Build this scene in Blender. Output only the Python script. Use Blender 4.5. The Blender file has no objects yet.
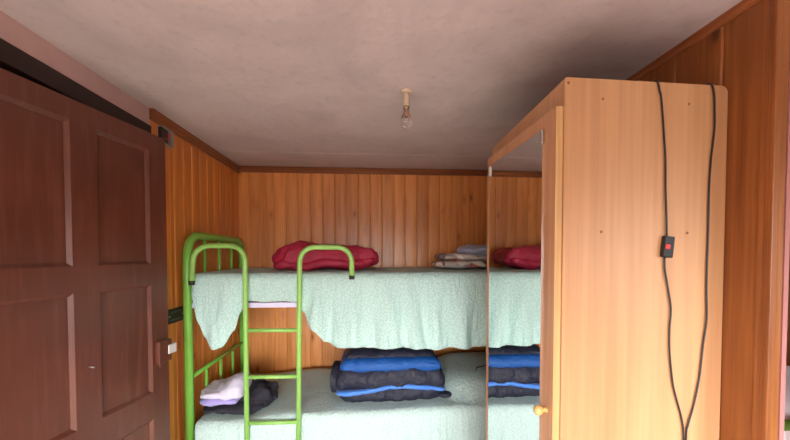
import bpy, bmesh, math, random
from mathutils import Vector, Matrix, noise
random.seed(7)
S = bpy.context.scene
COL = S.collection
PI = math.pi

# ------------------------------------------------------------------ camera
cam_d = bpy.data.cameras.new('camera'); cam = bpy.data.objects.new('camera', cam_d); COL.objects.link(cam)
CAMH = 1.40
cam.location = (0, 0, CAMH)
cam.rotation_euler = (math.radians(90 - 1.55), 0, math.radians(-4.07))
cam_d.sensor_width = 36.0; cam_d.lens = 351.0 / 790.0 * 36.0
cam_d.shift_y = (263.5 - 220.0) / 790.0
cam_d.clip_start = 0.02
S.camera = cam

# ------------------------------------------------------------------ world, lights, exposure
w = bpy.data.worlds.new('world'); S.world = w; w.use_nodes = True
_n = w.node_tree; _bg = _n.nodes['Background']
_tc = _n.nodes.new('ShaderNodeTexCoord'); _sp = _n.nodes.new('ShaderNodeSeparateXYZ'); _rp = _n.nodes.new('ShaderNodeValToRGB')
_ad = _n.nodes.new('ShaderNodeMath'); _ad.operation = 'MULTIPLY_ADD'; _ad.inputs[1].default_value = 0.5; _ad.inputs[2].default_value = 0.5
_n.links.new(_tc.outputs['Generated'], _sp.inputs[0]); _n.links.new(_sp.outputs[2], _ad.inputs[0]); _n.links.new(_ad.outputs[0], _rp.inputs['Fac'])
_e = _rp.color_ramp.elements
_e[0].position = 0.46; _e[0].color = (0.13, 0.125, 0.12, 1)      # ground and houses outside
_e[1].position = 0.54; _e[1].color = (0.92, 0.96, 1.0, 1)       # overcast sky
_n.links.new(_rp.outputs['Color'], _bg.inputs[0])
_bg.inputs[1].default_value = 34.0
S.view_settings.view_transform = 'Standard'; S.view_settings.look = 'None'
S.view_settings.exposure = 0.0; S.view_settings.gamma = 1.0
S.view_settings.use_curve_mapping = False

def area(name, loc, target, sx, sy, power, color):
    d = bpy.data.lights.new(name, 'AREA'); d.shape = 'RECTANGLE'; d.size = sx; d.size_y = sy
    d.energy = power; d.color = color
    o = bpy.data.objects.new(name, d); COL.objects.link(o); o.location = loc
    o.rotation_euler = (Vector(target) - Vector(loc)).to_track_quat('-Z', 'Y').to_euler()
    return o
_sd = bpy.data.lights.new('sun', 'SUN'); _sd.energy = 18.0; _sd.angle = math.radians(2.0); _sd.color = (1.0, 0.96, 0.90)
_so = bpy.data.objects.new('sun', _sd); COL.objects.link(_so)
_so.rotation_euler = Vector((-0.12, math.cos(math.radians(29)), -math.sin(math.radians(29)))).to_track_quat('-Z', 'Y').to_euler()
for nm_, x_, z_, sx_, sz_ in (('window_portal', 0.0, 1.085, 1.9, 1.07), ('window_portal_next_room', 2.2, 1.40, 1.4, 1.1)):
    p_ = area(nm_, (x_, -1.56, z_), (x_, 0, z_), sx_, sz_, 1, (1, 1, 1)); p_.data.cycles.is_portal = True

# ------------------------------------------------------------------ materials
def mat(name):
    m = bpy.data.materials.new(name); m.use_nodes = True
    nt = m.node_tree; b = nt.nodes['Principled BSDF']
    return m, nt, b
def N(nt, t, **kw):
    n = nt.nodes.new(t)
    for k, v in kw.items(): setattr(n, k, v)
    return n
def coords(nt, scale=(1, 1, 1), loc=(0, 0, 0)):
    tc = N(nt, 'ShaderNodeTexCoord'); mp = N(nt, 'ShaderNodeMapping')
    mp.inputs['Scale'].default_value = scale; mp.inputs['Location'].default_value = loc
    nt.links.new(tc.outputs['Object'], mp.inputs['Vector']); return mp.outputs['Vector']
def ntex(nt, vec, scale, detail=3, rough=0.5, dist=0.0):
    n = N(nt, 'ShaderNodeTexNoise'); n.inputs['Scale'].default_value = scale
    n.inputs['Detail'].default_value = detail; n.inputs['Roughness'].default_value = rough
    n.inputs['Distortion'].default_value = dist
    nt.links.new(vec, n.inputs['Vector']); return n.outputs['Fac']
def ramp(nt, fac, stops):
    r = N(nt, 'ShaderNodeValToRGB'); e = r.color_ramp.elements
    while len(e) < len(stops): e.new(0.5)
    for i, (p, c) in enumerate(stops):
        e[i].position = p; e[i].color = (c[0], c[1], c[2], 1) if not isinstance(c, (int, float)) else (c, c, c, 1)
    nt.links.new(fac, r.inputs['Fac']); return r.outputs['Color']
def mixc(nt, a, b, fac, mode='MIX'):
    m = N(nt, 'ShaderNodeMix', data_type='RGBA', blend_type=mode)
    for k, v in ((6, a), (7, b), (0, fac)):
        if isinstance(v, (tuple, list)): m.inputs[k].default_value = (*v, 1)
        elif isinstance(v, (int, float)): m.inputs[k].default_value = v
        else: nt.links.new(v, m.inputs[k])
    return m.outputs[2]
def bump(nt, b, h, strength, dist=0.002):
    n = N(nt, 'ShaderNodeBump'); n.inputs['Strength'].default_value = strength
    n.inputs['Distance'].default_value = dist
    nt.links.new(h, n.inputs['Height']); nt.links.new(n.outputs['Normal'], b.inputs['Normal'])
def simple(name, col, rough=0.5, metal=0.0, bscale=None, bstr=0.2, var=0.0):
    m, nt, b = mat(name)
    v = coords(nt); f = ntex(nt, v, bscale or 30, 3)
    c = mixc(nt, tuple(x * (1 - var) for x in col), tuple(min(1, x * (1 + var)) for x in col), f)
    nt.links.new(c, b.inputs['Base Color'])
    b.inputs['Roughness'].default_value = rough; b.inputs['Metallic'].default_value = metal
    if bscale: bump(nt, b, f, bstr)
    return m
def wood(name, light, mid, dark, axis=2, knots=True, rough=0.4, pitch=None, pitch_axis=0, gscale=1.0, coat=0.0, off=0.0):
    """pine/veneer with grain along `axis`; pitch gives every board its own tint"""
    m, nt, b = mat(name)
    L = nt.links
    tc = N(nt, 'ShaderNodeTexCoord'); vec = tc.outputs['Object']
    add = N(nt, 'ShaderNodeVectorMath', operation='ADD'); add.inputs[1].default_value = (off, off * 1.7, off * .6)
    L.new(vec, add.inputs[0]); vec = add.outputs[0]
    rnd = None
    if pitch:
        sp = N(nt, 'ShaderNodeSeparateXYZ'); L.new(tc.outputs['Object'], sp.inputs[0])
        d = N(nt, 'ShaderNodeMath', operation='DIVIDE'); L.new(sp.outputs[pitch_axis], d.inputs[0]); d.inputs[1].default_value = pitch
        fl = N(nt, 'ShaderNodeMath', operation='FLOOR'); L.new(d.outputs[0], fl.inputs[0])
        wn = N(nt, 'ShaderNodeTexWhiteNoise', noise_dimensions='1D'); L.new(fl.outputs[0], wn.inputs['W'])
        rnd = wn.outputs['Value']
        sc = N(nt, 'ShaderNodeVectorMath', operation='SCALE'); L.new(wn.outputs['Color'], sc.inputs[0]); sc.inputs['Scale'].default_value = 7.0
        a2 = N(nt, 'ShaderNodeVectorMath', operation='ADD'); L.new(vec, a2.inputs[0]); L.new(sc.outputs[0], a2.inputs[1]); vec = a2.outputs[0]
    mp = N(nt, 'ShaderNodeMapping'); s = [9 * gscale] * 3; s[axis] = 0.55 * gscale; mp.inputs['Scale'].default_value = s
    L.new(vec, mp.inputs['Vector'])
    g1 = ntex(nt, mp.outputs['Vector'], 2.0, 3, 0.55, 0.6)
    mp2 = N(nt, 'ShaderNodeMapping'); s = [60 * gscale] * 3; s[axis] = 1.5 * gscale; mp2.inputs['Scale'].default_value = s
    L.new(vec, mp2.inputs['Vector'])
    g2 = ntex(nt, mp2.outputs['Vector'], 2.0, 2)
    c = ramp(nt, g1, [(0.28, dark), (0.5, mid), (0.72, light)])
    c = mixc(nt, c, ramp(nt, g2, [(0.35, tuple(x * 0.72 for x in mid)), (0.65, light)]), 0.35)
    if rnd is not None:
        t = ramp(nt, rnd, [(0.0, (0.88, 0.85, 0.82)), (0.5, (0.99, 0.98, 0.97)), (1.0, (1.10, 1.10, 1.08))])
        c = mixc(nt, c, t, 1.0, 'MULTIPLY')
    if knots:
        mk = N(nt, 'ShaderNodeMapping'); s = [7.5] * 3; s[axis] = 3.2; mk.inputs['Scale'].default_value = s
        L.new(vec, mk.inputs['Vector'])
        vo = N(nt, 'ShaderNodeTexVoronoi', feature='F1'); vo.inputs['Scale'].default_value = 1.0; L.new(mk.outputs['Vector'], vo.inputs['Vector'])
        k = ramp(nt, vo.outputs['Distance'], [(0.05, 1.0), (0.12, 0.0)])
        c = mixc(nt, c, tuple(x * 0.30 for x in dark), k)
        k2 = ramp(nt, vo.outputs['Distance'], [(0.08, 0.5), (0.24, 0.0)])
        c = mixc(nt, c, tuple(x * 0.9 for x in dark), k2)
    L.new(c, b.inputs['Base Color'])
    b.inputs['Roughness'].default_value = rough
    b.inputs['Coat Weight'].default_value = coat; b.inputs['Coat Roughness'].default_value = 0.25
    bump(nt, b, g2, 0.15, 0.001)
    return m
def fabric(name, col, col2=None, rough=0.85, wr=10, wstr=0.5, sheen=0.2, weave=400):
    m, nt, b = mat(name); v = coords(nt)
    f = ntex(nt, v, wr, 4, 0.55, 0.8)
    c = mixc(nt, col, col2 or tuple(x * 0.8 for x in col), f); nt.links.new(c, b.inputs['Base Color'])
    b.inputs['Roughness'].default_value = rough; b.inputs['Sheen Weight'].default_value = sheen
    h = ntex(nt, v, weave, 1)
    mh = N(nt, 'ShaderNodeMath', operation='MULTIPLY_ADD'); nt.links.new(h, mh.inputs[0]); mh.inputs[1].default_value = 0.12; nt.links.new(f, mh.inputs[2])
    bump(nt, b, mh.outputs[0], wstr, 0.012)
    return m

M = {}
M['pine_back'] = wood('honey_pine_boards', (0.90, 0.385, 0.11), (0.82, 0.305, 0.072), (0.56, 0.17, 0.032), pitch=0.1035, rough=0.4, coat=0.3)
M['pine_left'] = wood('honey_pine_boards_side', (0.90, 0.37, 0.08), (0.80, 0.28, 0.05), (0.54, 0.15, 0.025), pitch=0.1035, pitch_axis=1, rough=0.36, coat=0.15)
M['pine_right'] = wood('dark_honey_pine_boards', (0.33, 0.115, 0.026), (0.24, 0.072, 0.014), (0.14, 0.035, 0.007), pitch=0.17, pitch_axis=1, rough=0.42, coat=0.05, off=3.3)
M['pine_trim'] = wood('brown_pine_trim', (0.36, 0.12, 0.035), (0.26, 0.075, 0.02), (0.16, 0.04, 0.012), axis=0, knots=False, rough=0.4)
M['pine_trim_y'] = wood('brown_pine_trim_side', (0.36, 0.12, 0.035), (0.26, 0.075, 0.02), (0.16, 0.04, 0.012), axis=1, knots=False, rough=0.4)
M['pine_casing'] = wood('orange_pine_casing', (0.36, 0.130, 0.030), (0.27, 0.084, 0.017), (0.16, 0.042, 0.009), knots=False, rough=0.4, off=1.1, coat=0.05)
M['veneer'] = wood('beech_veneer', (0.60, 0.33, 0.160), (0.54, 0.285, 0.132), (0.46, 0.225, 0.095), knots=False, rough=0.42, gscale=0.42, off=5.0)
M['veneer_edge'] = wood('pale_door_edge_band', (0.66, 0.41, 0.18), (0.62, 0.37, 0.15), (0.54, 0.30, 0.12), knots=False, rough=0.4)
M['veneer_dark'] = wood('door_front_veneer', (0.62, 0.33, 0.17), (0.55, 0.28, 0.14), (0.46, 0.22, 0.10), knots=False, rough=0.42, gscale=0.8, off=2.0)
M['knobwood'] = simple('turned_light_wood', (0.72, 0.42, 0.14), 0.35)
M['floor'] = wood('worn_floor_boards', (0.60, 0.50, 0.44), (0.54, 0.44, 0.38), (0.44, 0.34, 0.29), axis=1, pitch=0.12, rough=0.5)

# ceiling plaster
m, nt, b = mat('aged_pinkish_plaster'); v = coords(nt)
f1 = ntex(nt, v, 2.2, 5, 0.6, 0.5); f2 = ntex(nt, v, 22, 5, 0.65); f3 = ntex(nt, coords(nt, loc=(4, 2, 1)), 1.1, 3, 0.5)
c = ramp(nt, f1, [(0.30, (0.51, 0.435, 0.425)), (0.52, (0.60, 0.515, 0.50)), (0.75, (0.65, 0.565, 0.555))])
c = mixc(nt, c, (0.36, 0.30, 0.285), ramp(nt, f2, [(0.54, 0.0), (0.80, 0.5)]))
# dark patch over the wardrobe corner: mould plus shade put into the colour
tc = N(nt, 'ShaderNodeTexCoord'); vd = N(nt, 'ShaderNodeVectorMath', operation='DISTANCE')
nt.links.new(tc.outputs['Object'], vd.inputs[0]); vd.inputs[1].default_value = (0.80, 1.40, 2.14)
st = N(nt, 'ShaderNodeMath', operation='MULTIPLY_ADD'); nt.links.new(f1, st.inputs[0]); st.inputs[1].default_value = 0.7; nt.links.new(vd.outputs['Value'], st.inputs[2])
c = mixc(nt, c, (0.23, 0.185, 0.165), ramp(nt, st.outputs[0], [(0.42, 0.62), (0.98, 0.0)]))
nt.links.new(c, b.inputs['Base Color']); b.inputs['Roughness'].default_value = 0.75
bump(nt, b, f2, 0.5, 0.004); M['plaster'] = m
m, nt, b = mat('pink_wall_plaster'); v = coords(nt); f = ntex(nt, v, 9, 4)
nt.links.new(ramp(nt, f, [(0.3, (0.55, 0.36, 0.34)), (0.7, (0.62, 0.42, 0.40))]), b.inputs['Base Color'])
b.inputs['Roughness'].default_value = 0.8; bump(nt, b, f, 0.2, 0.004); M['pink'] = m
# door paint
m, nt, b = mat('brown_gloss_door_paint'); v = coords(nt, (14, 14, 1.2)); f = ntex(nt, v, 3, 4); v2 = coords(nt); f2 = ntex(nt, v2, 3.5, 4)
c = ramp(nt, f2, [(0.3, (0.100, 0.029, 0.017)), (0.7, (0.135, 0.041, 0.024))])
c = mixc(nt, c, (0.22, 0.085, 0.055), ramp(nt, f, [(0.5, 0.0), (0.9, 0.6)]))
nt.links.new(c, b.inputs['Base Color']); b.inputs['Roughness'].default_value = 0.34
b.inputs['Specular IOR Level'].default_value = 0.5; bump(nt, b, f, 0.10, 0.002); M['doorpaint'] = m
M['frame_dark'] = simple('dark_brown_frame_paint', (0.022, 0.008, 0.006), 0.5, bscale=20)
M['pink_deep'] = simple('deep_pink_paint', (0.36, 0.15, 0.13), 0.8)
M['green'] = simple('lime_green_enamel', (0.23, 0.60, 0.085), 0.25, bscale=25, bstr=0.05, var=0.06)
M['green_l'] = simple('worn_lime_green_ladder_enamel', (0.28, 0.55, 0.12), 0.3, bscale=25, bstr=0.08, var=0.10)
M['green_b'] = simple('olive_green_enamel', (0.055, 0.11, 0.012), 0.35)
M['blackrub'] = simple('black_rubber', (0.012, 0.012, 0.013), 0.5)
M['cable'] = simple('black_cable_sheath', (0.018, 0.014, 0.013), 0.4)
M['red'] = simple('red_rocker', (0.72, 0.03, 0.03), 0.3)
M['chrome'] = simple('worn_chrome', (0.62, 0.62, 0.6), 0.25, 1.0)
M['steel'] = simple('grey_steel', (0.45, 0.45, 0.43), 0.4, 0.7)
M['steel_l'] = simple('scuffed_light_steel', (0.70, 0.68, 0.66), 0.5, 0.2)
M['screw'] = simple('brown_screw_cap', (0.30, 0.12, 0.045), 0.5)
M['cream'] = simple('cream_porcelain', (0.62, 0.50, 0.36), 0.35)
M['cream_d'] = simple('brass_collar', (0.35, 0.22, 0.10), 0.35, 0.6)
M['lilac_metal'] = simple('pale_lilac_enamel', (0.66, 0.62, 0.78), 0.4)
M['tick'] = fabric('mattress_ticking', (0.60, 0.62, 0.66), (0.5, 0.52, 0.58))
M['white_wall'] = simple('white_plaster', (0.72, 0.68, 0.64), 0.8, bscale=12)
# mirror
m, nt, b = mat('silvered_mirror'); b.inputs['Metallic'].default_value = 1; b.inputs['Roughness'].default_value = 0.015
v = coords(nt); f = ntex(nt, v, 6, 3)
nt.links.new(ramp(nt, f, [(0.3, (0.80, 0.84, 0.84)), (0.8, (0.86, 0.88, 0.88))]), b.inputs['Base Color']); M['mirror'] = m
# glass
m, nt, b = mat('clear_glass'); b.inputs['Transmission Weight'].default_value = 1; b.inputs['Roughness'].default_value = 0.02
b.inputs['IOR'].default_value = 1.45; b.inputs['Base Color'].default_value = (0.97, 0.95, 0.93, 1); M['glass'] = m
# mint cover with small pale motif
def cover_mat(name, base, base2, dotc):
    m, nt, b = mat(name)
    v = coords(nt)
    uv = N(nt, 'ShaderNodeUVMap'); mp = N(nt, 'ShaderNodeMapping'); mp.inputs['Scale'].default_value = (76, 62, 62)
    mp.inputs['Rotation'].default_value = (0, 0, PI / 4)
    nt.links.new(uv.outputs[0], mp.inputs['Vector'])
    vo = N(nt, 'ShaderNodeTexVoronoi', feature='F1', voronoi_dimensions='2D'); vo.inputs['Scale'].default_value = 1.0; vo.inputs['Randomness'].default_value = 0.7
    nt.links.new(mp.outputs[0], vo.inputs['Vector'])
    f = ntex(nt, v, 5, 4)
    c = mixc(nt, base, base2, f)
    c = mixc(nt, c, dotc, ramp(nt, vo.outputs['Distance'], [(0.15, 0.7), (0.45, 0.0)]))
    nt.links.new(c, b.inputs['Base Color']); b.inputs['Roughness'].default_value = 0.85; b.inputs['Sheen Weight'].default_value = 0.15
    vs = coords(nt, (11, 11, 2.2)); fs = ntex(nt, vs, 2.2, 5, 0.62, 1.2)
    bump(nt, b, fs, 0.5, 0.035)
    return m
M['cover'] = cover_mat('mint_dotted_cotton', (0.47, 0.70, 0.63), (0.40, 0.62, 0.55), (0.66, 0.82, 0.77))
M['cover2'] = cover_mat('pale_mint_cotton', (0.53, 0.70, 0.64), (0.46, 0.62, 0.56), (0.66, 0.78, 0.74))
M['pinkspread'] = fabric('pinkish_white_spread', (0.80, 0.72, 0.76), (0.72, 0.55, 0.60), wr=6)
M['satin'] = fabric('crimson_quilt_satin', (0.62, 0.030, 0.085), (0.34, 0.010, 0.035), rough=0.42, wr=24, wstr=1.0, sheen=0.0)
M['navy'] = fabric('navy_nylon', (0.011, 0.012, 0.026), (0.022, 0.024, 0.045), rough=0.55, wr=26, wstr=1.0, sheen=0.0)
M['blue'] = fabric('bright_blue_nylon', (0.008, 0.105, 0.40), (0.006, 0.075, 0.30), rough=0.55, wr=26, wstr=0.9, sheen=0.0)
M['blue_l'] = fabric('light_blue_piping', (0.06, 0.24, 0.75), (0.05, 0.20, 0.65), rough=0.5, wr=18)
M['lav_white'] = fabric('lavender_white_towel', (0.74, 0.68, 0.78), (0.60, 0.54, 0.66), wr=14, wstr=0.8)
M['lav'] = fabric('lavender_cotton', (0.42, 0.36, 0.72), (0.36, 0.30, 0.62), wr=14)
M['char'] = fabric('charcoal_fleece', (0.030, 0.027, 0.038), (0.018, 0.016, 0.024), wr=22, wstr=1.0, sheen=0.0)
M['bluegrey'] = fabric('blue_grey_crumpled_cloth', (0.56, 0.64, 0.78), (0.20, 0.22, 0.32), wr=14, wstr=1.0)
m, nt, b = mat('patterned_red_brown_blanket'); v = coords(nt); vo = N(nt, 'ShaderNodeTexVoronoi'); vo.inputs['Scale'].default_value = 18
nt.links.new(v, vo.inputs['Vector'])
f = ntex(nt, v, 12, 4)
sc_ = N(nt, 'ShaderNodeSeparateColor'); nt.links.new(vo.outputs['Color'], sc_.inputs[0])
c = ramp(nt, sc_.outputs[0], [(0.1, (0.16, 0.09, 0.07)), (0.35, (0.66, 0.58, 0.50)), (0.55, (0.20, 0.19, 0.24)), (0.72, (0.75, 0.20, 0.13)), (0.95, (0.82, 0.74, 0.66))])
c = mixc(nt, c, (0.35, 0.27, 0.23), ramp(nt, f, [(0.45, 0.0), (0.8, 0.5)])); nt.links.new(c, b.inputs['Base Color']); b.inputs['Roughness'].default_value = 0.9; bump(nt, b, f, 0.5, 0.01); M['pattern'] = m

# ------------------------------------------------------------------ mesh helpers
def link(name, bm, material, parent=None, smooth=False, angle=None):
    me = bpy.data.meshes.new(name); bmesh.ops.recalc_face_normals(bm, faces=bm.faces); bm.to_mesh(me); bm.free()
    o = bpy.data.objects.new(name, me); COL.objects.link(o)
    if material is not None: me.materials.append(material)
    if smooth:
        for p in me.polygons: p.use_smooth = True
    if parent is not None: o.parent = parent
    return o
def add_box(bm, c, s, bevel=0.0, M4=None, seg=2):
    r = bmesh.ops.create_cube(bm, size=1.0); vs = r['verts']
    for v in vs: v.co = Vector((v.co.x * s[0] + c[0], v.co.y * s[1] + c[1], v.co.z * s[2] + c[2]))
    if bevel > 0:
        es = list({e for v in vs for e in v.link_edges})
        rr = bmesh.ops.bevel(bm, geom=es, offset=bevel, segments=seg, affect='EDGES', profile=0.5)
        vs = list({v for v in vs if v.is_valid} | set(rr['verts']))
    if M4 is not None:
        for v in vs: v.co = M4 @ v.co
    return vs
def box(name, c, s, m, parent=None, bevel=0.0, smooth=False):
    bm = bmesh.new(); add_box(bm, c, s, bevel); return link(name, bm, m, parent, smooth)
def bb(x0, x1, y0, y1, z0, z1): return ((x0 + x1) / 2, (y0 + y1) / 2, (z0 + z1) / 2), (x1 - x0, y1 - y0, z1 - z0)
def round_path(pts, rad, n=7):
    pts = [Vector(p) for p in pts]; out = [pts[0]]
    for i in range(1, len(pts) - 1):
        a, b_, c = pts[i - 1], pts[i], pts[i + 1]
        u = (a - b_).normalized(); v = (c - b_).normalized()
        r = min(rad, (a - b_).length * 0.49, (c - b_).length * 0.49)
        p0 = b_ + u * r; p1 = b_ + v * r
        for k in range(n + 1):
            t = k / n
            # circular-ish blend
            q = (1 - t) ** 2 * p0 + 2 * t * (1 - t) * (b_ * 0.83 + (p0 + p1) * 0.085) + t * t * p1
            out.append(q)
    out.append(pts[-1]); return out
def add_tube(bm, pts, r, seg=12, cap=True):
    pts = [Vector(p) for p in pts]; n = len(pts)
    rr = r if isinstance(r, (list, tuple)) else [r] * n
    t0 = (pts[1] - pts[0]).normalized(); up = Vector((0, 0, 1)) if abs(t0.z) < 0.9 else Vector((1, 0, 0))
    nrm = t0.cross(up).normalized(); rings = []
    for i, p in enumerate(pts):
        t = (pts[min(i + 1, n - 1)] - pts[max(i - 1, 0)]).normalized()
        nrm = (nrm - t * nrm.dot(t)).normalized(); bn = t.cross(nrm)
        rings.append([bm.verts.new(p + (nrm * math.cos(2 * PI * k / seg) + bn * math.sin(2 * PI * k / seg)) * rr[i]) for k in range(seg)])
    for a, b_ in zip(rings, rings[1:]):
        for k in range(seg): bm.faces.new((a[k], a[(k + 1) % seg], b_[(k + 1) % seg], b_[k]))
    if cap: bm.faces.new(rings[0][::-1]); bm.faces.new(rings[-1])
def tube(name, pts, r, m, parent=None, seg=12):
    bm = bmesh.new(); add_tube(bm, pts, r, seg); return link(name, bm, m, parent, True)
def lathe(name, prof, m, parent=None, seg=20, M4=None):
    bm = bmesh.new(); rings = []
    for (r, z) in prof: rings.append([bm.verts.new((r * math.cos(2 * PI * k / seg), r * math.sin(2 * PI * k / seg), z)) for k in range(seg)])
    for a, b_ in zip(rings, rings[1:]):
        for k in range(seg): bm.faces.new((a[k], a[(k + 1) % seg], b_[(k + 1) % seg], b_[k]))
    bm.faces.new(rings[0][::-1]); bm.faces.new(rings[-1])
    if M4 is not None: bmesh.ops.transform(bm, matrix=M4, verts=bm.verts)
    return link(name, bm, m, parent, True)
def empty(name, loc, label, cat, rz=0.0, group=None):
    o = bpy.data.objects.new(name, None); o.empty_display_size = 0.1; COL.objects.link(o)
    o.location = loc; o.rotation_euler = (0, 0, rz); return tag(o, label, cat, group)
def tag(o, label, cat, group=None):
    o['label'] = label; o['category'] = cat
    if group: o['group'] = group
    return o
def struct(o): o['kind'] = 'structure'; return o
def fbm(x, y, z, o=3):
    s = 0; a = 1
    for i in range(o): s += a * noise.noise(Vector((x, y, z)) * (2 ** i)); a *= 0.5
    return s

# ------------------------------------------------------------------ the room
XL, XR, YB, YF, ZC = -1.12, 1.10, 3.10, -1.50, 2.141
EDGE = 0.887           # the near edge of the right-hand partition
struct(box('floor', *bb(XL - 1.2, 3.2, YF - .1, YB + .1, -0.1, 0.0), M['floor']))
# ceiling with a slight seam near the back wall
bm = bmesh.new()
ys = [YF - .1, 0.5, 1.5, 2.62, 2.635, 2.65, 2.9, 3.2]; zs = [ZC + .0, ZC, ZC, ZC + .001, ZC + .006, ZC + .002, ZC + .006, ZC + .010]
prof = list(zip(ys, zs)); X0, X1 = XL - 1.3, 3.3; rows = []
for (y, z) in prof: rows.append([bm.verts.new((x, y, z)) for x in (X0, X1)])
for a, b_ in zip(rows, rows[1:]): bm.faces.new((a[0], a[1], b_[1], b_[0]))
e = bmesh.ops.extrude_face_region(bm, geom=list(bm.faces))
for v in [g for g in e['geom'] if isinstance(g, bmesh.types.BMVert)]: v.co.z = ZC + .15
struct(link('ceiling', bm, M['plaster']))

def boards(name, u0, u1, z0, z1, place, m, pitch, origin=0.0, depth=0.022, groove=0.008, crown=0.0010):
    """tongue-and-groove boards as one relief: place(u, w, z) maps board coordinates to the room, w = towards the room"""
    bm = bmesh.new(); us = []
    k0 = math.floor((u0 - origin) / pitch)
    k = k0
    while origin + k * pitch < u1:
        a = origin + k * pitch; b_ = a + pitch
        for (u, wv) in ((a, -0.005), (a + groove * .35, -0.005), (a + groove, 0.0), (a + pitch * .3, crown), (a + pitch * .7, crown), (b_ - groove * .7, 0.0)):
            if u0 <= u <= u1: us.append((u, wv))
        k += 1
    if us[0][0] > u0 + 1e-4: us.insert(0, (u0, 0))
    if us[-1][0] < u1 - 1e-4: us.append((u1, 0))
    rows = []
    for (u, wv) in us: rows.append([bm.verts.new(place(u, wv, z0)), bm.verts.new(place(u, wv, z1)), bm.verts.new(place(u, -depth, z1)), bm.verts.new(place(u, -depth, z0))])
    for a, b_ in zip(rows, rows[1:]):
        for q in range(4): bm.faces.new((a[q], a[(q + 1) % 4], b_[(q + 1) % 4], b_[q]))
    bm.faces.new(rows[0]); bm.faces.new(rows[-1][::-1])
    return struct(link(name, bm, m))
boards('wall_back', XL - .02, XR + .02, 0, ZC + .02, lambda u, wv, z: (u, YB - wv, z), M['pine_back'], 0.1035, origin=-1.138 + .0)
boards('wall_left', 1.90, YB, 0, ZC + .01, lambda u, wv, z: (XL + wv, u, z), M['pine_left'], 0.1035, origin=1.90)
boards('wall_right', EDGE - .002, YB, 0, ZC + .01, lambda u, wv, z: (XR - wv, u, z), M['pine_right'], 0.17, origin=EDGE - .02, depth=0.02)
# plaster skin on the other side of the partition, seen edge-on
struct(box('wall_partition', *bb(XR + .030, XR + .044, EDGE - .006, YB, 0, ZC + .02), M['pink_deep']))
# casing on the partition's end
bm = bmesh.new()
add_box(bm, *bb(XR - .006, XR + .0295, EDGE - .004, EDGE + .018, 0, ZC), 0.003)
add_box(bm, *bb(XR - .010, XR + .010, EDGE - .006, EDGE + .006, 0, ZC), 0.003)
add_box(bm, *bb(XR - .004, XR + .002, EDGE + .018, EDGE + .036, 0, ZC), 0.002)
struct(link('trim_1', bm, M['pine_casing']))
# left wall around the doorway: plaster above, and before the doorway
DOORTOP, FR0, FR1 = 2.055, 0.93, 1.90
bm = bmesh.new()
add_box(bm, *bb(XL - .10, XL - .0, YF, FR1, DOORTOP, ZC + .01))
add_box(bm, *bb(XL - .10, XL - .0, YF, FR0, 0, DOORTOP))
struct(link('wall_left', bm, M['pink']))
# frame of the doorway
bm = bmesh.new()
add_box(bm, *bb(XL - .09, XL + .006, FR0 - .04, FR1 - .001, 1.985, DOORTOP), 0.003)
add_box(bm, *bb(XL - .09, XL + .004, 1.80, FR1 - .002, 0, 1.985), 0.003)
add_box(bm, *bb(XL - .09, XL + .004, FR0 - .04, 0.965, 0, 1.985), 0.003)
struct(link('trim_2', bm, M['frame_dark']))
# hallway behind the doorway
struct(box('wall_hall', *bb(XL - 1.25, XL - 1.15, YF - .1, YB, 0, ZC), M['white_wall']))
struct(box('wall_hall_end', *bb(XL - 1.2, XL - .03, 2.2, 2.3, 0, ZC), M['white_wall']))
struct(box('wall_hall_near', *bb(XL - 1.2, XL - .1, -.3, -.2, 0, ZC), M['white_wall']))
# front wall with window (behind the camera)
bm = bmesh.new(); W0, W1, WZ0, WZ1 = -0.95, 0.95, 0.55, 1.62
add_box(bm, *bb(XL - .1, W0, YF - .1, YF, 0, ZC)); add_box(bm, *bb(W1, XR + .05, YF - .1, YF, 0, ZC))
add_box(bm, *bb(W0, W1, YF - .1, YF, 0, WZ0)); add_box(bm, *bb(W0, W1, YF - .1, YF, WZ1, ZC))
struct(link('wall_front', bm, M['white_wall']))
wf = struct(box('window_1', *bb(W0, W1, YF - .09, YF - .05, WZ0, WZ0 + .05), M['white_wall']))
bm = bmesh.new()
for a in (bb(W0, W1, YF - .09, YF - .05, WZ1 - .05, WZ1), bb(W0, W0 + .05, YF - .09, YF - .05, WZ0, WZ1), bb(W1 - .05, W1, YF - .09, YF - .05, WZ0, WZ1)): add_box(bm, *a)
link('window_frame', bm, M['white_wall'], wf)
# other room beyond the partition
struct(boards('wall_far', YF, YB, 0, ZC, lambda u, wv, z: (3.15 - wv, u, z), M['pine_right'], 0.17, origin=.05))
struct(box('wall_beyond', *bb(XR + .05, 3.2, YB, YB + .05, 0, ZC), M['white_wall']))
bm = bmesh.new()
for a in (bb(XR + .05, 1.5, YF - .1, YF, 0, ZC), bb(2.9, 3.2, YF - .1, YF, 0, ZC), bb(1.5, 2.9, YF - .1, YF, 0, 1.1), bb(1.5, 2.9, YF - .1, YF, 1.75, ZC)): add_box(bm, *a)
struct(link('wall_near', bm, M['white_wall']))
# near part of the partition before the doorway (beside the camera, out of frame)
struct(box('wall_right_near', *bb(XR, XR + .046, YF, .25, 0, ZC), M['pine_right']))
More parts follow.
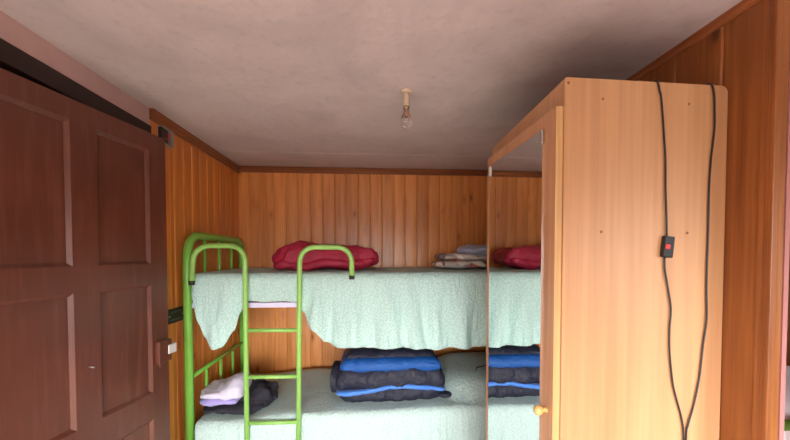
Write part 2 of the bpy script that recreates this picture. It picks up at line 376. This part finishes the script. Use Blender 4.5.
# crown mouldings
def crown(name, p0, p1, inward, m, h=0.045, d=0.022):
    p0 = Vector(p0); p1 = Vector(p1); i_ = Vector(inward); bm = bmesh.new()
    pr_ = [(0, 0), (d, 0), (d, -.012), (d * .75, -.018), (d * .75, -h * .6), (d * .5, -h * .75), (d * .5, -h), (0, -h)]
    A = [bm.verts.new(p0 + i_ * a + Vector((0, 0, b_))) for a, b_ in pr_]; B = [bm.verts.new(p1 + i_ * a + Vector((0, 0, b_))) for a, b_ in pr_]
    for k in range(len(pr_)): bm.faces.new((A[k], A[(k + 1) % len(pr_)], B[(k + 1) % len(pr_)], B[k]))
    bm.faces.new(A); bm.faces.new(B[::-1]); return struct(link(name, bm, m))
crown('trim_3', (XL, YB - .002, ZC + .006), (XR, YB - .002, ZC + .006), (0, -1, 0), M['pine_trim'], 0.050)
crown('trim_4', (XL + .001, 1.89, ZC), (XL + .001, YB, ZC), (1, 0, 0), M['pine_trim_y'], 0.055)
crown('trim_5', (XR - .001, EDGE + .03, ZC), (XR - .001, YB, ZC), (-1, 0, 0), M['pine_trim_y'], 0.030, 0.012)

# ------------------------------------------------------------------ the brown door, ajar
A_ = math.radians(9.5); DW = 0.80
dx, dy = math.sin(A_), math.cos(A_)
latch = Vector((-0.986, 1.784, 0)); hinge = latch - Vector((dx, dy, 0)) * DW
door = bpy.data.objects.new('door_1', None); COL.objects.link(door); door.location = (hinge.x, hinge.y, 0.0); door.rotation_euler = (0, 0, -A_)
struct(door)
# local: y from hinge (0) to latch (DW), +x = room face at x=0, body behind
bm = bmesh.new(); T = 0.040
sx = [0, .10, .345, .445, .70, DW]  # y edges measured from hinge
zt = [0.01, .20, .635, .757, 1.258, 1.355, 1.877, 1.953]
def fr(y0, y1, z0, z1): add_box(bm, *bb(-T, 0, y0, y1, z0, z1))
# (frame parts do not overlap)
fr(0, .10, .01, 1.953); fr(.70, DW, .01, 1.953)
for z0, z1 in ((.01, .20), (.635, .757), (1.258, 1.355), (1.877, 1.953)): fr(.10, .70, z0, z1)
for z0, z1 in ((.20, .635), (.757, 1.258), (1.355, 1.877)): fr(.345, .445, z0, z1)
bmesh.ops.remove_doubles(bm, verts=bm.verts, dist=1e-5)
link('door_frame', bm, M['doorpaint'], door)
for z0, z1 in ((.20, .635), (.757, 1.258), (1.355, 1.877)):
    for y0, y1 in ((.10, .345), (.445, .70)):
        bm = bmesh.new(); add_box(bm, *bb(-T + .008, -.014, y0, y1, z0, z1))
        # ovolo bead round the panel
        for (c, s) in (bb(-.016, -.001, y0, y0 + .012, z0, z1), bb(-.016, -.001, y1 - .012, y1, z0, z1), bb(-.016, -.001, y0, y1, z0, z0 + .012), bb(-.016, -.001, y0, y1, z1 - .012, z1)):
            vs = add_box(bm, c, s)
            cy_, cz_ = (y0 + y1) / 2, (z0 + z1) / 2
            for v in vs:      # slope the bead in towards the panel
                if v.co.x > -.005 and (abs(v.co.y - y0) > .006 and abs(v.co.y - y1) > .006) and (abs(v.co.z - z0) > .006 and abs(v.co.z - z1) > .006): v.co.x = -.012
                elif v.co.x > -.005 and s[1] < .02 and abs(v.co.y - (y0 if c[1] < cy_ else y1)) > .006: v.co.x = -.012
                elif v.co.x > -.005 and s[2] < .02 and abs(v.co.z - (z0 if c[2] < cz_ else z1)) > .006: v.co.x = -.012
        link('door_panel', bm, M['doorpaint'], door)
# rim lock near the latch edge
bm = bmesh.new(); add_box(bm, *bb(0, .022, DW - .085, DW - .004, .885, .990), .004)
lk = link('rim_lock', bm, M['doorpaint'], door)
lk['label'] = 'brown painted rim lock'
bm = bmesh.new(); add_box(bm, *bb(.004, .026, DW - .030, DW + .022, .918, .962), .003)
link('lock_bolt', bm, M['steel_l'], lk)
bm = bmesh.new(); add_box(bm, *bb(0, .012, DW - .07, DW - .045, .866, .884), .003); link('lock_tab', bm, M['doorpaint'], lk)
# old nail hook on the mullion
tube('nail_hook', [(0, .395, .976), (.012, .395, .976), (.015, .402, .972)], .0025, M['steel'], door, 6)
for z in (.3, 1.7):
    tube('hinge', [(.004, -.006, z - .05), (.004, -.006, z + .05)], .007, M['frame_dark'], door, 8)

# things on the left wall
t = empty('strike_plate', (XL + .002, 2.085, 1.05), 'black metal strike plate screwed to pine boards beside the green bed post', 'plate')
bm = bmesh.new(); add_box(bm, (.005, 0, 0), (.008, .155, .082), .002); link('plate', bm, M['blackrub'], t)
bm = bmesh.new()
for k in (-1, 1): add_box(bm, (.010, 0, k * .022), (.005, .12, .010), .001)
link('rib', bm, simple('dark_green_ribs', (0.05, 0.09, 0.07), 0.5), t)
for y in (-.067, .067): tube('screw', [(.008, y, 0), (.012, y, 0)], .005, M['steel'], t, 8)
t = empty('junction_box', (XL + .002, 2.01, 2.035), 'small open electrical box with a red wire, high on the left pine wall', 'electrical box')
bm = bmesh.new(); add_box(bm, *bb(0, .004, -.055, .055, -.045, .045))
for a in (bb(.004, .024, .030, .055, -.045, .045), bb(.004, .024, -.045, .030, .038, .045), bb(.004, .024, -.045, .030, -.045, -.038)): add_box(bm, *a)
link('housing', bm, M['steel'], t)
bm = bmesh.new(); add_box(bm, *bb(.004, .020, -.055, .004, -.037, .037)); link('inside', bm, M['blackrub'], t)
bm = bmesh.new(); add_box(bm, *bb(.006, .021, .005, .024, -.002, .026), .003); link('red_terminal', bm, M['red'], t)
tube('wire', [(.012, -.03, -.03), (.02, -.02, -.01), (.02, .0, -.015), (.012, .015, -.03)], .003, M['chrome'], t, 6)

# ------------------------------------------------------------------ bulb on the ceiling
t = empty('ceiling_lamp', (0.165, 1.60, ZC), 'bare clear bulb in a cream holder hanging from the plaster ceiling', 'lamp')
lathe('ceiling_rose', [(.002, .001), (.024, .001), (.026, -.004), (.023, -.011), (.012, -.014), (.002, -.014)], M['cream'], t)
h = lathe('lamp_holder', [(.002, -.013), (.0125, -.013), (.013, -.03), (.0135, -.062), (.0145, -.066), (.0145, -.074), (.002, -.074)], M['cream'], t)
lathe('collar', [(.002, -.074), (.0150, -.074), (.0150, -.080), (.0125, -.084), (.002, -.084)], M['cream_d'], h)
bl = lathe('bulb', [(.0015, -.082), (.0115, -.084), (.0125, -.096), (.0160, -.106), (.0225, -.118), (.0262, -.132), (.0262, -.145), (.0225, -.158), (.0150, -.167), (.006, -.171), (.001, -.1715)], M['glass'], t, 24)
lathe('stem', [(.001, -.084), (.006, -.085), (.0045, -.11), (.003, -.128), (.001, -.129)], M['glass'], bl, 12)
bm = bmesh.new(); add_tube(bm, [(-.003, 0, -.125), (-.010, 0, -.140), (-.004, .002, -.143), (0, 0, -.141), (.004, .002, -.143), (.010, 0, -.140), (.003, 0, -.125)], .0008, 5)
link('filament', bm, M['chrome'], bl, True)

# ------------------------------------------------------------------ wardrobe
WR = empty('wardrobe', (0.567, 0.998, 0), 'light beech wardrobe with a mirrored door, standing against the right pine wall', 'wardrobe', math.radians(1.9))
WD, WL, WH = 0.530, 0.672, 1.915     # side width (x), length (y), height
p = M['veneer']; th = .018
# near side panel with rounded upper back corner
bm = bmesh.new(); outl = [(0, 0), (WD, 0), (WD, WH - .022)]
for k in range(1, 6):
    a = k / 6 * PI / 2; outl.append((WD - .022 + .022 * math.cos(a), WH - .022 + .022 * math.sin(a)))
outl += [(WD - .022, WH), (.004, WH), (0, WH - .004)]
def slab(bm, outl, y0, y1):
    A = [bm.verts.new((x, y0, z)) for x, z in outl]; B = [bm.verts.new((x, y1, z)) for x, z in outl]
    for k in range(len(outl)): bm.faces.new((A[k], A[(k + 1) % len(outl)], B[(k + 1) % len(outl)], B[k]))
    bm.faces.new(A[::-1]); bm.faces.new(B)
slab(bm, outl, 0, th); sp_near = link('side_panel', bm, p, WR)
bm = bmesh.new(); slab(bm, outl, WL - th, WL); link('side_panel', bm, p, WR)
for (u, z) in ((.010, 1.898), (.119, 1.857), (.399, 1.855), (.12, 1.466), (.402, 1.464), (.12, .45), (.402, .45)):
    tube('screw_cap', [(u, .001, z), (u, -.0015, z)], .0042, M['screw'], sp_near, 10)
box('top_panel', *bb(.001, WD - .03, th, WL - th, WH - .022, WH - .003), p, WR)
box('front_rail', *bb(-.001, .017, th + .0005, WL - th - .0005, WH - .115, WH - .0225), p, WR)
box('bottom_panel', *bb(.001, WD - .006, th, WL - th, .07, .088), p, WR)
box('plinth', *bb(.02, .036, th, WL - th, 0, .07), p, WR)
box('back_panel', *bb(WD - .006, WD - .001, th, WL - th, .05, WH - .03), p, WR)
box('shelf', *bb(.02, WD - .008, th, WL - th, 1.60, 1.616), p, WR)
# door: slightly proud of the carcass
D0, D1, DZ0, DZ1 = .006, .585, .09, 1.833
dr = box('door', *bb(-.030, -.0085, D0 + .0015, D1, DZ0, DZ1), M['veneer_dark'], WR)
box('edge_band', *bb(-.030, -.0085, D0, D0 + .0014, DZ0, DZ1), M['veneer_edge'], dr)
mi = box('mirror', *bb(-.0340, -.0302, .078, .545, .20, 1.790), M['mirror'], dr)
for (y, z) in ((.078, 1.785), (.545, 1.785)):
    bm = bmesh.new(); add_box(bm, (-.036, y, z - .018), (.011, .018, .044), .003); cl = link('mirror_clip', bm, M['chrome'], dr)
# knob
kn = Matrix.Translation((-.030, .042, .918)) @ Matrix.Rotation(-PI / 2, 4, 'Y')
lathe('door_knob', [(.001, 0), (.009, 0), (.007, .006), (.0065, .012), (.012, .018), (.0155, .026), (.0145, .034), (.008, .039), (.001, .040)], M['knobwood'], dr, 18, kn)
for z in (.35, 1.1, 1.65):
    bm = bmesh.new(); add_tube(bm, [(-.006, D1 - .003, z - .025), (-.006, D1 - .003, z + .025)], .0035, 8); link('hinge', bm, M['steel'], WR, True)

# the old carcass is out of square: its front leans in towards the far end
WR_MESH = set()
def walk(o):
    for ch in [c for c in bpy.data.objects if c.parent == o]:
        WR_MESH.add(ch.data); walk(ch)
walk(WR)
for me in WR_MESH:
    for v in me.vertices: v.co.x += .070 * max(0, v.co.y) * (1 - max(0, v.co.x) / WD)
DOORSET = {dr.data} | {c_.data for c_ in bpy.data.objects if c_.parent == dr}
for me in DOORSET:                       # the door does not quite close
    for v in me.vertices: v.co.x += -.050 * (v.co.y - .40) - .012
# cords over the wardrobe's side
tW = Matrix.Translation(WR.location) @ Matrix.Rotation(math.radians(1.9), 4, 'Z')
def cordpts(l, y=-.0065):
    # catmull-rom through the points
    P = [Vector(q) for q in l]; out = []
    for i in range(len(P) - 1):
        a, b_, c, d = P[max(i - 1, 0)], P[i], P[i + 1], P[min(i + 2, len(P) - 1)]
        for k in range(6):
            t = k / 6; out.append(0.5 * ((2 * b_) + (c - a) * t + (2 * a - 5 * b_ + 4 * c - d) * t * t + (3 * b_ - a - 3 * c + d) * t ** 3))
    out.append(P[-1]); return [tW @ q for q in out]
Yc = -.0055
c1a = [(.285, .22, 1.9195), (.286, .10, 1.9195), (.287, .02, 1.9195), (.289, -.004, 1.915), (.297, Yc, 1.885), (.303, Yc, 1.862), (.314, Yc, 1.75), (.320, Yc, 1.684), (.322, Yc, 1.60), (.326, Yc, 1.534), (.330, Yc, 1.452)]
c1b = [(.324, Yc, 1.390), (.325, Yc, 1.355), (.334, Yc, 1.31), (.348, Yc, 1.235), (.345, Yc, 1.17), (.347, Yc, 1.10), (.358, Yc, 1.011), (.370, Yc, .964), (.390, Yc, .90), (.399, Yc, .85), (.401, Yc, .78), (.400, Yc, .5), (.405, Yc, .2), (.41, -.02, .02)]
c2 = [(.455, .22, 1.9195), (.462, .10, 1.9195), (.466, .02, 1.9195), (.468, -.004, 1.915), (.477, Yc, 1.885), (.480, Yc, 1.84), (.481, Yc, 1.78), (.472, Yc, 1.69), (.468, Yc, 1.60), (.468, Yc, 1.45), (.467, Yc, 1.30), (.470, Yc, 1.20), (.460, Yc, 1.12), (.450, Yc, 1.02), (.432, Yc, .93), (.415, Yc, .87), (.409, Yc, .82), (.410, Yc, .5), (.416, Yc, .2), (.43, -.02, .02)]
t = empty('switched_cord', tW @ Vector((.40, -.02, 0)), 'black cord with inline red switch hanging down the beech wardrobe side, left one', 'cord')
inv = Matrix.Translation(-t.location)
sh = tube('cord', [inv @ q for q in cordpts(c1a)], .0027, M['cable'], t, 8)
tube('cord', [inv @ q for q in cordpts(c1b)], .0027, M['cable'], t, 8)
bm = bmesh.new(); Q = inv @ tW @ Matrix.Translation((.3275, -.0105, 1.4215)) @ Matrix.Rotation(math.radians(6), 4, 'Y')
add_box(bm, (0, 0, 0), (.032, .015, .064), .003, Q); sw = link('switch_box', bm, M['blackrub'], t)
bm = bmesh.new(); add_box(bm, (-.0065, -.0085, .000), (.014, .004, .014), .002, Q); link('rocker', bm, M['red'], sw)
t = tube('power_cord', cordpts(c2), .0027, M['cable'], None, 8)
tag(t, 'plain black cord hanging down the wardrobe side nearest the wall, without a switch', 'cord')

# ------------------------------------------------------------------ bunk bed
BB = empty('bunk_bed', (-1.07, 2.14, 0), 'lime green tubular metal bunk bed along the back pine wall, with ladder', 'bunk bed')
G = M['green']; O = Vector((1.07, -2.14, 0))
def L(x, y, z): return Vector((x, y, z)) + O
XH, XE, YN, YFR = -1.07, 1.045, 2.14, 3.02
def end_frame(x, nm):
    arch = tube(nm, round_path([L(x, YN, 0), L(x, YN, 1.512), L(x, YFR, 1.512), L(x, YFR, 0)], .13), .0245, G, BB, 16)
    for y in (YN, YFR):
        lathe('foot_cap', [(.001, 0), (.027, 0), (.027, .03), (.001, .03)], M['blackrub'], arch, 14, Matrix.Translation(L(x, y, 0)))
    for z in (1.10, .66):
        tube('crossbar', [L(x, YN, z), L(x, YFR, z)], .0125, G, BB, 10)
    tube('crossbar', [L(x, YN, .34), L(x, YFR, .34)], .0125, G, BB, 10)
    for k in range(3):
        y = YN + (YFR - YN) * (k + 1) / 4
        tube('spindle', [L(x, y, 1.10), L(x, y, 1.50)], .010, G, BB, 10)
        tube('spindle', [L(x, y, .34), L(x, y, .655)], .010, G, BB, 10)
end_frame(XH, 'head_frame'); end_frame(XE, 'foot_frame')
for z in (1.095, .245):
    for y in (YN + .012, YFR - .012):
        bm = bmesh.new(); add_box(bm, L((XH + XE) / 2, y, z), (XE - XH - .04, .028, .03), .002); link('side_rail', bm, M['lilac_metal'], BB)
    for k in range(11):
        bm = bmesh.new(); add_box(bm, L(XH + .12 + k * .185, (YN + YFR) / 2, z), (.05, YFR - YN - .054, .012), .001)
        link('slat', bm, M['lilac_metal'], BB)
# ladder
LD = None
YL = 2.09; lr = .0150
xa, xb = -.7235, -.418
lad = tube('ladder', round_path([L(xa, YL, 0.0), L(xa + .001, YL, 1.447), L(xa - .285, YL, 1.447), L(-1.022, YL, 1.235)], .085), lr, M['green_l'], BB)
r2 = tube('ladder_rail', round_path([L(xb - .012, YL, 0.0), L(xb + .008, YL, 1.440), L(-.108, YL, 1.440), L(-.108, YL, 1.262)], .085), lr, M['green_l'], lad)
for z in (.15, .407, .680, .955): tube('rung', [L(xa + .010, YL, z), L(xb - .010, YL, z - .003)], .0115, M['green_l'], lad, 10)
tube('hook_cap', [L(-1.022, YL, 1.246), L(-1.022, YL, 1.222)], .0165, M['blackrub'], lad, 10)
tube('hook_cap', [L(-.108, YL, 1.272), L(-.108, YL, 1.250)], .0165, M['blackrub'], lad, 10)

# ------------------------------------------------------------------ mattresses and covers
def mattress(name, z0, z1, label):
    bm = bmesh.new(); add_box(bm, *bb(XH + .05, XE - .035, YN + .045, YFR - .045, z0, z1), .035, seg=3)
    return tag(link(name, bm, M['tick'], None, True), label, 'mattress', None)
mattress('mattress', 1.112, 1.268, 'mattress under the mint cover on the upper bunk')
mattress('mattress', .262, .382, 'mattress under the mint cover on the lower bunk')

def smooth(a, b_, t):
    if a > b_: return 1 - smooth(b_, a, t)
    t = max(0, min(1, (t - a) / (b_ - a))); return t * t * (3 - 2 * t)
def interp(tab, x):
    if x <= tab[0][0]: return tab[0][1]
    for (a, p_), (b_, q) in zip(tab, tab[1:]):
        if x <= b_: return p_ + (q - p_) * smooth(a, b_, x)
    return tab[-1][1]
def cover(name, x0, x1, ztop, zbot, m, label, seed, fold, topfn=None, nx=230, yfront=2.128):
    bm = bmesh.new(); uvl = bm.loops.layers.uv.new('uv'); rows = []; yb = YFR - .035; r = .035
    prof = []
    for k in range(16): prof.append(('t', yb + (yfront + r - yb) * k / 15, 0))
    for k in range(1, 5): prof.append(('r', k / 5 * PI / 2, 0))
    NH = 22
    for k in range(NH + 1): prof.append(('h', k / NH, 0))
    uvc = {}
    for i in range(nx + 1):
        x = x0 + (x1 - x0) * i / nx; row = []; s = 0; last = None
        zt_ = ztop(x) if callable(ztop) else ztop; zb = zbot(x)
        for (k, a, _) in prof:
            if k == 't': P = Vector((x, a, 0)); P.z = zt_ + (topfn(x, a) if topfn else 0) + .004 * fbm(x * 6 + seed, a * 6, seed)
            elif k == 'r': P = Vector((x, yfront + r - r * math.sin(a), zt_ - r + r * math.cos(a) + (topfn(x, yfront) if topfn else 0)))
            else:
                z0_ = zt_ - r + (topfn(x, yfront) * (1 - a) if topfn else 0)
                z = z0_ + (zb - z0_) * a
                hl = max(0.0, zt_ - r - z); am = fold * min(1, hl / .25)
                xx = x * 1.0
                f = math.sin(xx * 34 + 3 * fbm(x * 2.3 + seed, z * 1.2, seed, 2)) * .45 + fbm(x * 9 + seed, z * 2.2, seed + 3, 3) * .9
                P = Vector((x + .01 * fbm(x * 5, z * 4, seed + 8) * min(1, hl / .1), yfront - .004 - am * (0.6 + f) * .9, z))
                if P.y > yfront - .0005 and hl > .02: P.y = yfront - .0005
            if last is not None: s += (P - last).length
            last = P; v = bm.verts.new(P); uvc[v] = (x, s); row.append(v)
        rows.append(row)
    for A, B in zip(rows, rows[1:]):
        for k in range(len(prof) - 1):
            f = bm.faces.new((A[k], A[k + 1], B[k + 1], B[k]))
            for l in f.loops: l[uvl].uv = uvc[l.vert]
    o = link(name, bm, m, None, True)
    md = o.modifiers.new('thick', 'SOLIDIFY'); md.thickness = .004; md.offset = 1
    return tag(o, label, 'bed cover')
up = [(-1.03, 1.17), (-1.02, 1.10), (-1.0, 1.02), (-.965, .92), (-.915, .855), (-.87, .87), (-.80, .96), (-.765, 1.06), (-.735, 1.122), (-.43, 1.118), (-.39, 1.06), (-.34, .96), (-.27, .885), (-.18, .855), (-.06, .85), (.15, .845), (.4, .835), (.7, .838), (1.05, .84)]
cover('bed_cover', -1.034, 1.01, 1.282, lambda x: interp(up, x) - .013 * smooth(1.118, 1.0, interp(up, x)) * 1.0 + .006 * fbm(x * 9, 1, 2), M['cover'], 'mint green dotted cover draped over the upper bunk and hanging unevenly', 3.1, .042)
def lowtop(x, y):
    s = .015 * smooth(-.2, .7, x) - .035 * smooth(-.45, -.85, x)
    px, py = .88, 2.62       # pillow under the cover
    d = ((x - px) / .40) ** 4 + ((y - py) / .42) ** 4
    s += .135 * max(0, 1 - d) ** .55 if d < 1 else 0
    return s
cover('bed_cover', -1.034, 1.01, .430, lambda x: .10 + .02 * fbm(x * 5, 3, 4), M['cover2'], 'mint green cover draped over the lower bunk down towards the floor', 8.7, .030, lowtop)

# dark sprig printed on the lower cover, over the pillow
def onlow(x, y): return (x, y, .430 + lowtop(x, y) + .006)
bm = bmesh.new(); add_tube(bm, [onlow(.76 + .05 * k / 2, 2.45 + .012 * k + .004 * (k % 2)) for k in range(5)], .0035, 6); add_tube(bm, [onlow(.74, 2.40), onlow(.762, 2.45), onlow(.775, 2.475)], .0035, 6)
sg_ = link('printed_sprig', bm, M['blackrub'], None, True)
LOWCOVER = [o_ for o_ in bpy.data.objects if o_.name.startswith('bed_cover')][-1]; sg_.parent = LOWCOVER; sg_['label'] = 'dark printed sprig'
# pillow under the cover at the far right of the lower bunk
def blob(bm, c, h, ex=(0.35, 0.5), nu=48, nv=20, disp=None, rz=0.0, fn=None):
    """superellipsoid slab: c centre, h half sizes"""
    def sg(v, e): return math.copysign(abs(v) ** e, v)
    R = Matrix.Rotation(rz, 3, 'Z'); rows = []
    for j in range(nv + 1):
        ph = -PI / 2 + PI * j / nv; row = []
        for i in range(nu):
            th_ = 2 * PI * i / nu
            cp = sg(math.cos(ph), ex[1]); q = Vector((cp * sg(math.cos(th_), ex[0]), cp * sg(math.sin(th_), ex[0]), sg(math.sin(ph), ex[1])))
            P = Vector((q.x * h[0], q.y * h[1], q.z * h[2]))
            if fn: P = fn(P)
            P = R @ P + Vector(c)
            if disp:
                a, fr_, sd = disp; n_ = Vector((q.x / h[0], q.y / h[1], q.z / h[2])).normalized()
                P += (R @ n_) * a * fbm(P.x * fr_ + sd, P.y * fr_, P.z * fr_ * 1.3 + sd, 3)
            row.append(bm.verts.new(P))
        rows.append(row)
    for A, B in zip(rows, rows[1:]):
        for k in range(nu): bm.faces.new((A[k], A[(k + 1) % nu], B[(k + 1) % nu], B[k]))
    bmesh.ops.remove_doubles(bm, verts=bm.verts, dist=1e-5)

# crimson quilt, folded
ZU = 1.291
bm = bmesh.new()
def qf(P):
    t = (P.x + .37) / .74      # left high, right lower
    P.z *= 1.0 + .10 * (1 - t); return P
def qf(P):
    s_ = P.x / .37; P.z += (.052 + .03 * math.exp(-((s_ + .55) / .3) ** 2) - .012 * s_ + .008 * math.sin(s_ * 9)) * max(0, P.z) / .08 - 0
    if s_ < -.6: P.z *= 1 - .45 * ((-s_ - .6) / .4) ** 1.5
    return P
blob(bm, (-.315, 2.63, ZU + .072), (.375, .20, .060), (.30, .6), 200, 40, (.020, 12, 1.0), fn=qf)
def qf2(P):
    s_ = P.x / .34; P.z += .008 * math.sin(s_ * 7 + 1) + .012 * s_; return P
blob(bm, (-.31, 2.60, ZU + .042), (.365, .20, .040), (.3, .7), 180, 24, (.022, 14, 6.0), fn=qf2)
tag(link('folded_quilt', bm, M['satin'], None, True), 'crimson satin quilt folded on the upper bunk behind the ladder hook', 'quilt')
# patterned blanket and grey-blue cloth beside it
bm = bmesh.new()
blob(bm, (.74, 2.63, ZU + .034), (.265, .17, .031), (.3, .7), 80, 14, (.010, 13, 2.0))
blob(bm, (.745, 2.64, ZU + .086), (.24, .16, .026), (.35, .75), 80, 14, (.014, 13, 7.0))
tag(link('patterned_blanket', bm, M['pattern'], None, True), 'brown and red patterned blanket folded flat on the upper bunk near the mirror', 'blanket')
bm = bmesh.new()
blob(bm, (.85, 2.60, ZU + .138), (.185, .15, .040), (.7, .8), 90, 22, (.022, 12, 3.0))
tag(link('crumpled_cloth', bm, M['bluegrey'], None, True), 'crumpled blue grey cloth lying on top of the patterned blanket', 'cloth')

# navy sleeping bag folded, with blue bands
ZLW = .436
t = empty('sleeping_bag', (.135, 2.45, ZLW), 'navy blue sleeping bag with bright blue bands folded on the lower bunk', 'sleeping bag')
# fold layers: profile in (y, z) bulging at the front, swept along x
def sweep_layer(name, m, prof_, hx, parent, seed, amp=.008, endr=.10, nx=70, taper=None):
    bm = bmesh.new(); rows = []
    n = len(prof_); cyy = sum(p_[0] for p_ in prof_) / n; czz = sum(p_[1] for p_ in prof_) / n
    for i in range(nx + 1):
        s = -1 + 2 * i / nx; x = hx * s
        k = (1 - abs(s) ** 14) ** .5 if abs(s) < 1 else 0.0; k = .12 + .88 * k
        row = []
        for (y, z) in prof_:
            P = Vector((x, cyy + (y - cyy) * (1 - (1 - k) * .25), czz + (z - czz) * k))
            if taper: P = taper(P)
            d = Vector((0, y - cyy, z - czz)); d = d.normalized() if d.length > 1e-6 else d
            P += d * amp * fbm(P.x * 13 + seed, P.y * 13, P.z * 16 + seed, 3)
            row.append(bm.verts.new(P))
        rows.append(row)
    for A, B in zip(rows, rows[1:]):
        for q in range(n): bm.faces.new((A[q], A[(q + 1) % n], B[(q + 1) % n], B[q]))
    bm.faces.new(rows[0][::-1]); bm.faces.new(rows[-1])
    return link(name, bm, m, parent, True)
def slabprof(y0, y1, z0, z1, n=7, ry=None):
    """rounded slab, y0 front (nearer)"""
    r = (z1 - z0) / 2; c = (z0 + z1) / 2; out = []
    for k in range(n + 1):
        a = -PI / 2 - PI * k / n; out.append((y0 + (ry or r) * (1 + math.cos(a)), c + r * math.sin(a)))
    for k in range(1, 7): out.append((y0 + r + (y1 - y0 - 2 * r) * k / 7, z1))
    for k in range(n + 1):
        a = PI / 2 - PI * k / n; out.append((y1 - r + r * math.cos(a), c + r * math.sin(a)))
    for k in range(1, 7): out.append((y1 - r + (y0 - y1 + 2 * r) * k / 7, z0))
    return out
def tp(P):   # slightly wider at the bottom front, top sags to the right
    P.x *= 1.0 - .17 * max(0, P.z - .05) / .25
    return P
sweep_layer('bottom_fold', M['navy'], slabprof(-.200, .22, -.002, .095, ry=.03), .338, t, 1.0, .022, taper=tp)
def wav(P):
    P = tp(P); P.z += .014 * math.sin(P.x * 9 + .9) - .012 * (P.x / -.34 if P.x < 0 else 0); return P
sweep_layer('blue_piping', M['blue_l'], slabprof(-.224, -.10, .078, .108, ry=.013), .365, t, 3.0, .008, taper=wav)
sweep_layer('middle_fold', M['navy'], slabprof(-.226, .22, .082, .226, ry=.05), .385, t, 5.0, .018, nx=90, taper=tp)
sweep_layer('blue_band', M['blue'], slabprof(-.214, .14, .188, .285, ry=.06), .380, t, 7.0, .010, nx=90, taper=tp)
sweep_layer('top_fold', M['navy'], slabprof(-.160, .22, .215, .325, ry=.07), .362, t, 9.0, .014, nx=90, taper=tp)
sweep_layer('side_flap', M['navy'], slabprof(-.14, .12, .03, .20), .05, t, 11.0, .018, nx=24, taper=lambda P: Vector((P.x - .352, P.y, P.z)))
bm = bmesh.new(); blob(bm, (.36, -.16, .03), (.045, .035, .016), (.8, .8), 24, 10, (.006, 20, 2.0)); link('corner_tab', bm, M['navy'], t, True)

# clothes at the left end of the lower bunk
ZL2 = .413
bm = bmesh.new()
blob(bm, (-.86, 2.33, ZL2 + .030), (.195, .16, .036), (.6, .8), 80, 16, (.020, 12, 1.5))
blob(bm, (-.735, 2.33, ZL2 + .075), (.115, .13, .070), (.8, .9), 60, 20, (.040, 12, 4.5))
tag(link('dark_jacket', bm, M['char'], None, True), 'charcoal fleece jacket at the bottom of the clothes pile on the lower bunk', 'jacket')
bm = bmesh.new()
blob(bm, (-.93, 2.30, ZL2 + .080), (.115, .13, .024), (.4, .7), 60, 12, (.014, 12, 6.5))
tag(link('lavender_shirt', bm, M['lav'], None, True), 'folded lavender shirt between the charcoal jacket and the whitish towel', 'shirt')
bm = bmesh.new()
def tf(P):
    P.z *= 1.0 + 1.6 * (P.x / .13); P.z = max(P.z, -.045 + .2 * P.x); return P
blob(bm, (-.915, 2.30, ZL2 + .132), (.130, .135, .050), (.55, .8), 80, 24, (.022, 9, 2.5), fn=tf)
blob(bm, (-.925, 2.30, ZL2 + .125), (.122, .140, .026), (.45, .7), 60, 12, (.014, 11, 8.5))
tag(link('folded_towel', bm, M['lav_white'], None, True), 'pale lavender white towel folded on top of the clothes pile', 'towel')

# ------------------------------------------------------------------ bed in the next room, seen past the partition
OB = empty('single_bed', (1.54, 1.50, 0), 'olive green tubular bed in the next room, glimpsed past the right wall edge', 'bed')
tube('foot_frame', round_path([(0, 0, 0), (0, 0, .592), (1.54, 0, .592), (1.54, 0, 0)], .08), .025, M['green_b'], OB, 14)
tube('head_frame', round_path([(0, 1.45, 0), (0, 1.45, .80), (1.54, 1.45, .80), (1.54, 1.45, 0)], .08), .025, M['green_b'], OB, 14)
for x in (.25, .5, .75, 1.0, 1.25): tube('spindle', [(x, 0, .30), (x, 0, .59)], .009, M['green_b'], OB, 8)
tube('crossbar', [(0, 0, .30), (1.54, 0, .30)], .012, M['green_b'], OB, 8)
for x in (.02, 1.52):
    bm = bmesh.new(); add_box(bm, (x, .71, .28), (.03, 1.40, .04)); link('side_rail', bm, M['green_b'], OB)
bm = bmesh.new(); blob(bm, (2.31, 2.23, .46), (.74, .68, .155), (.12, .3), 90, 20, (.012, 6, 1.0))
tag(link('bedspread', bm, M['pinkspread'], None, True), 'pinkish white spread on the bed in the next room', 'bedspread')
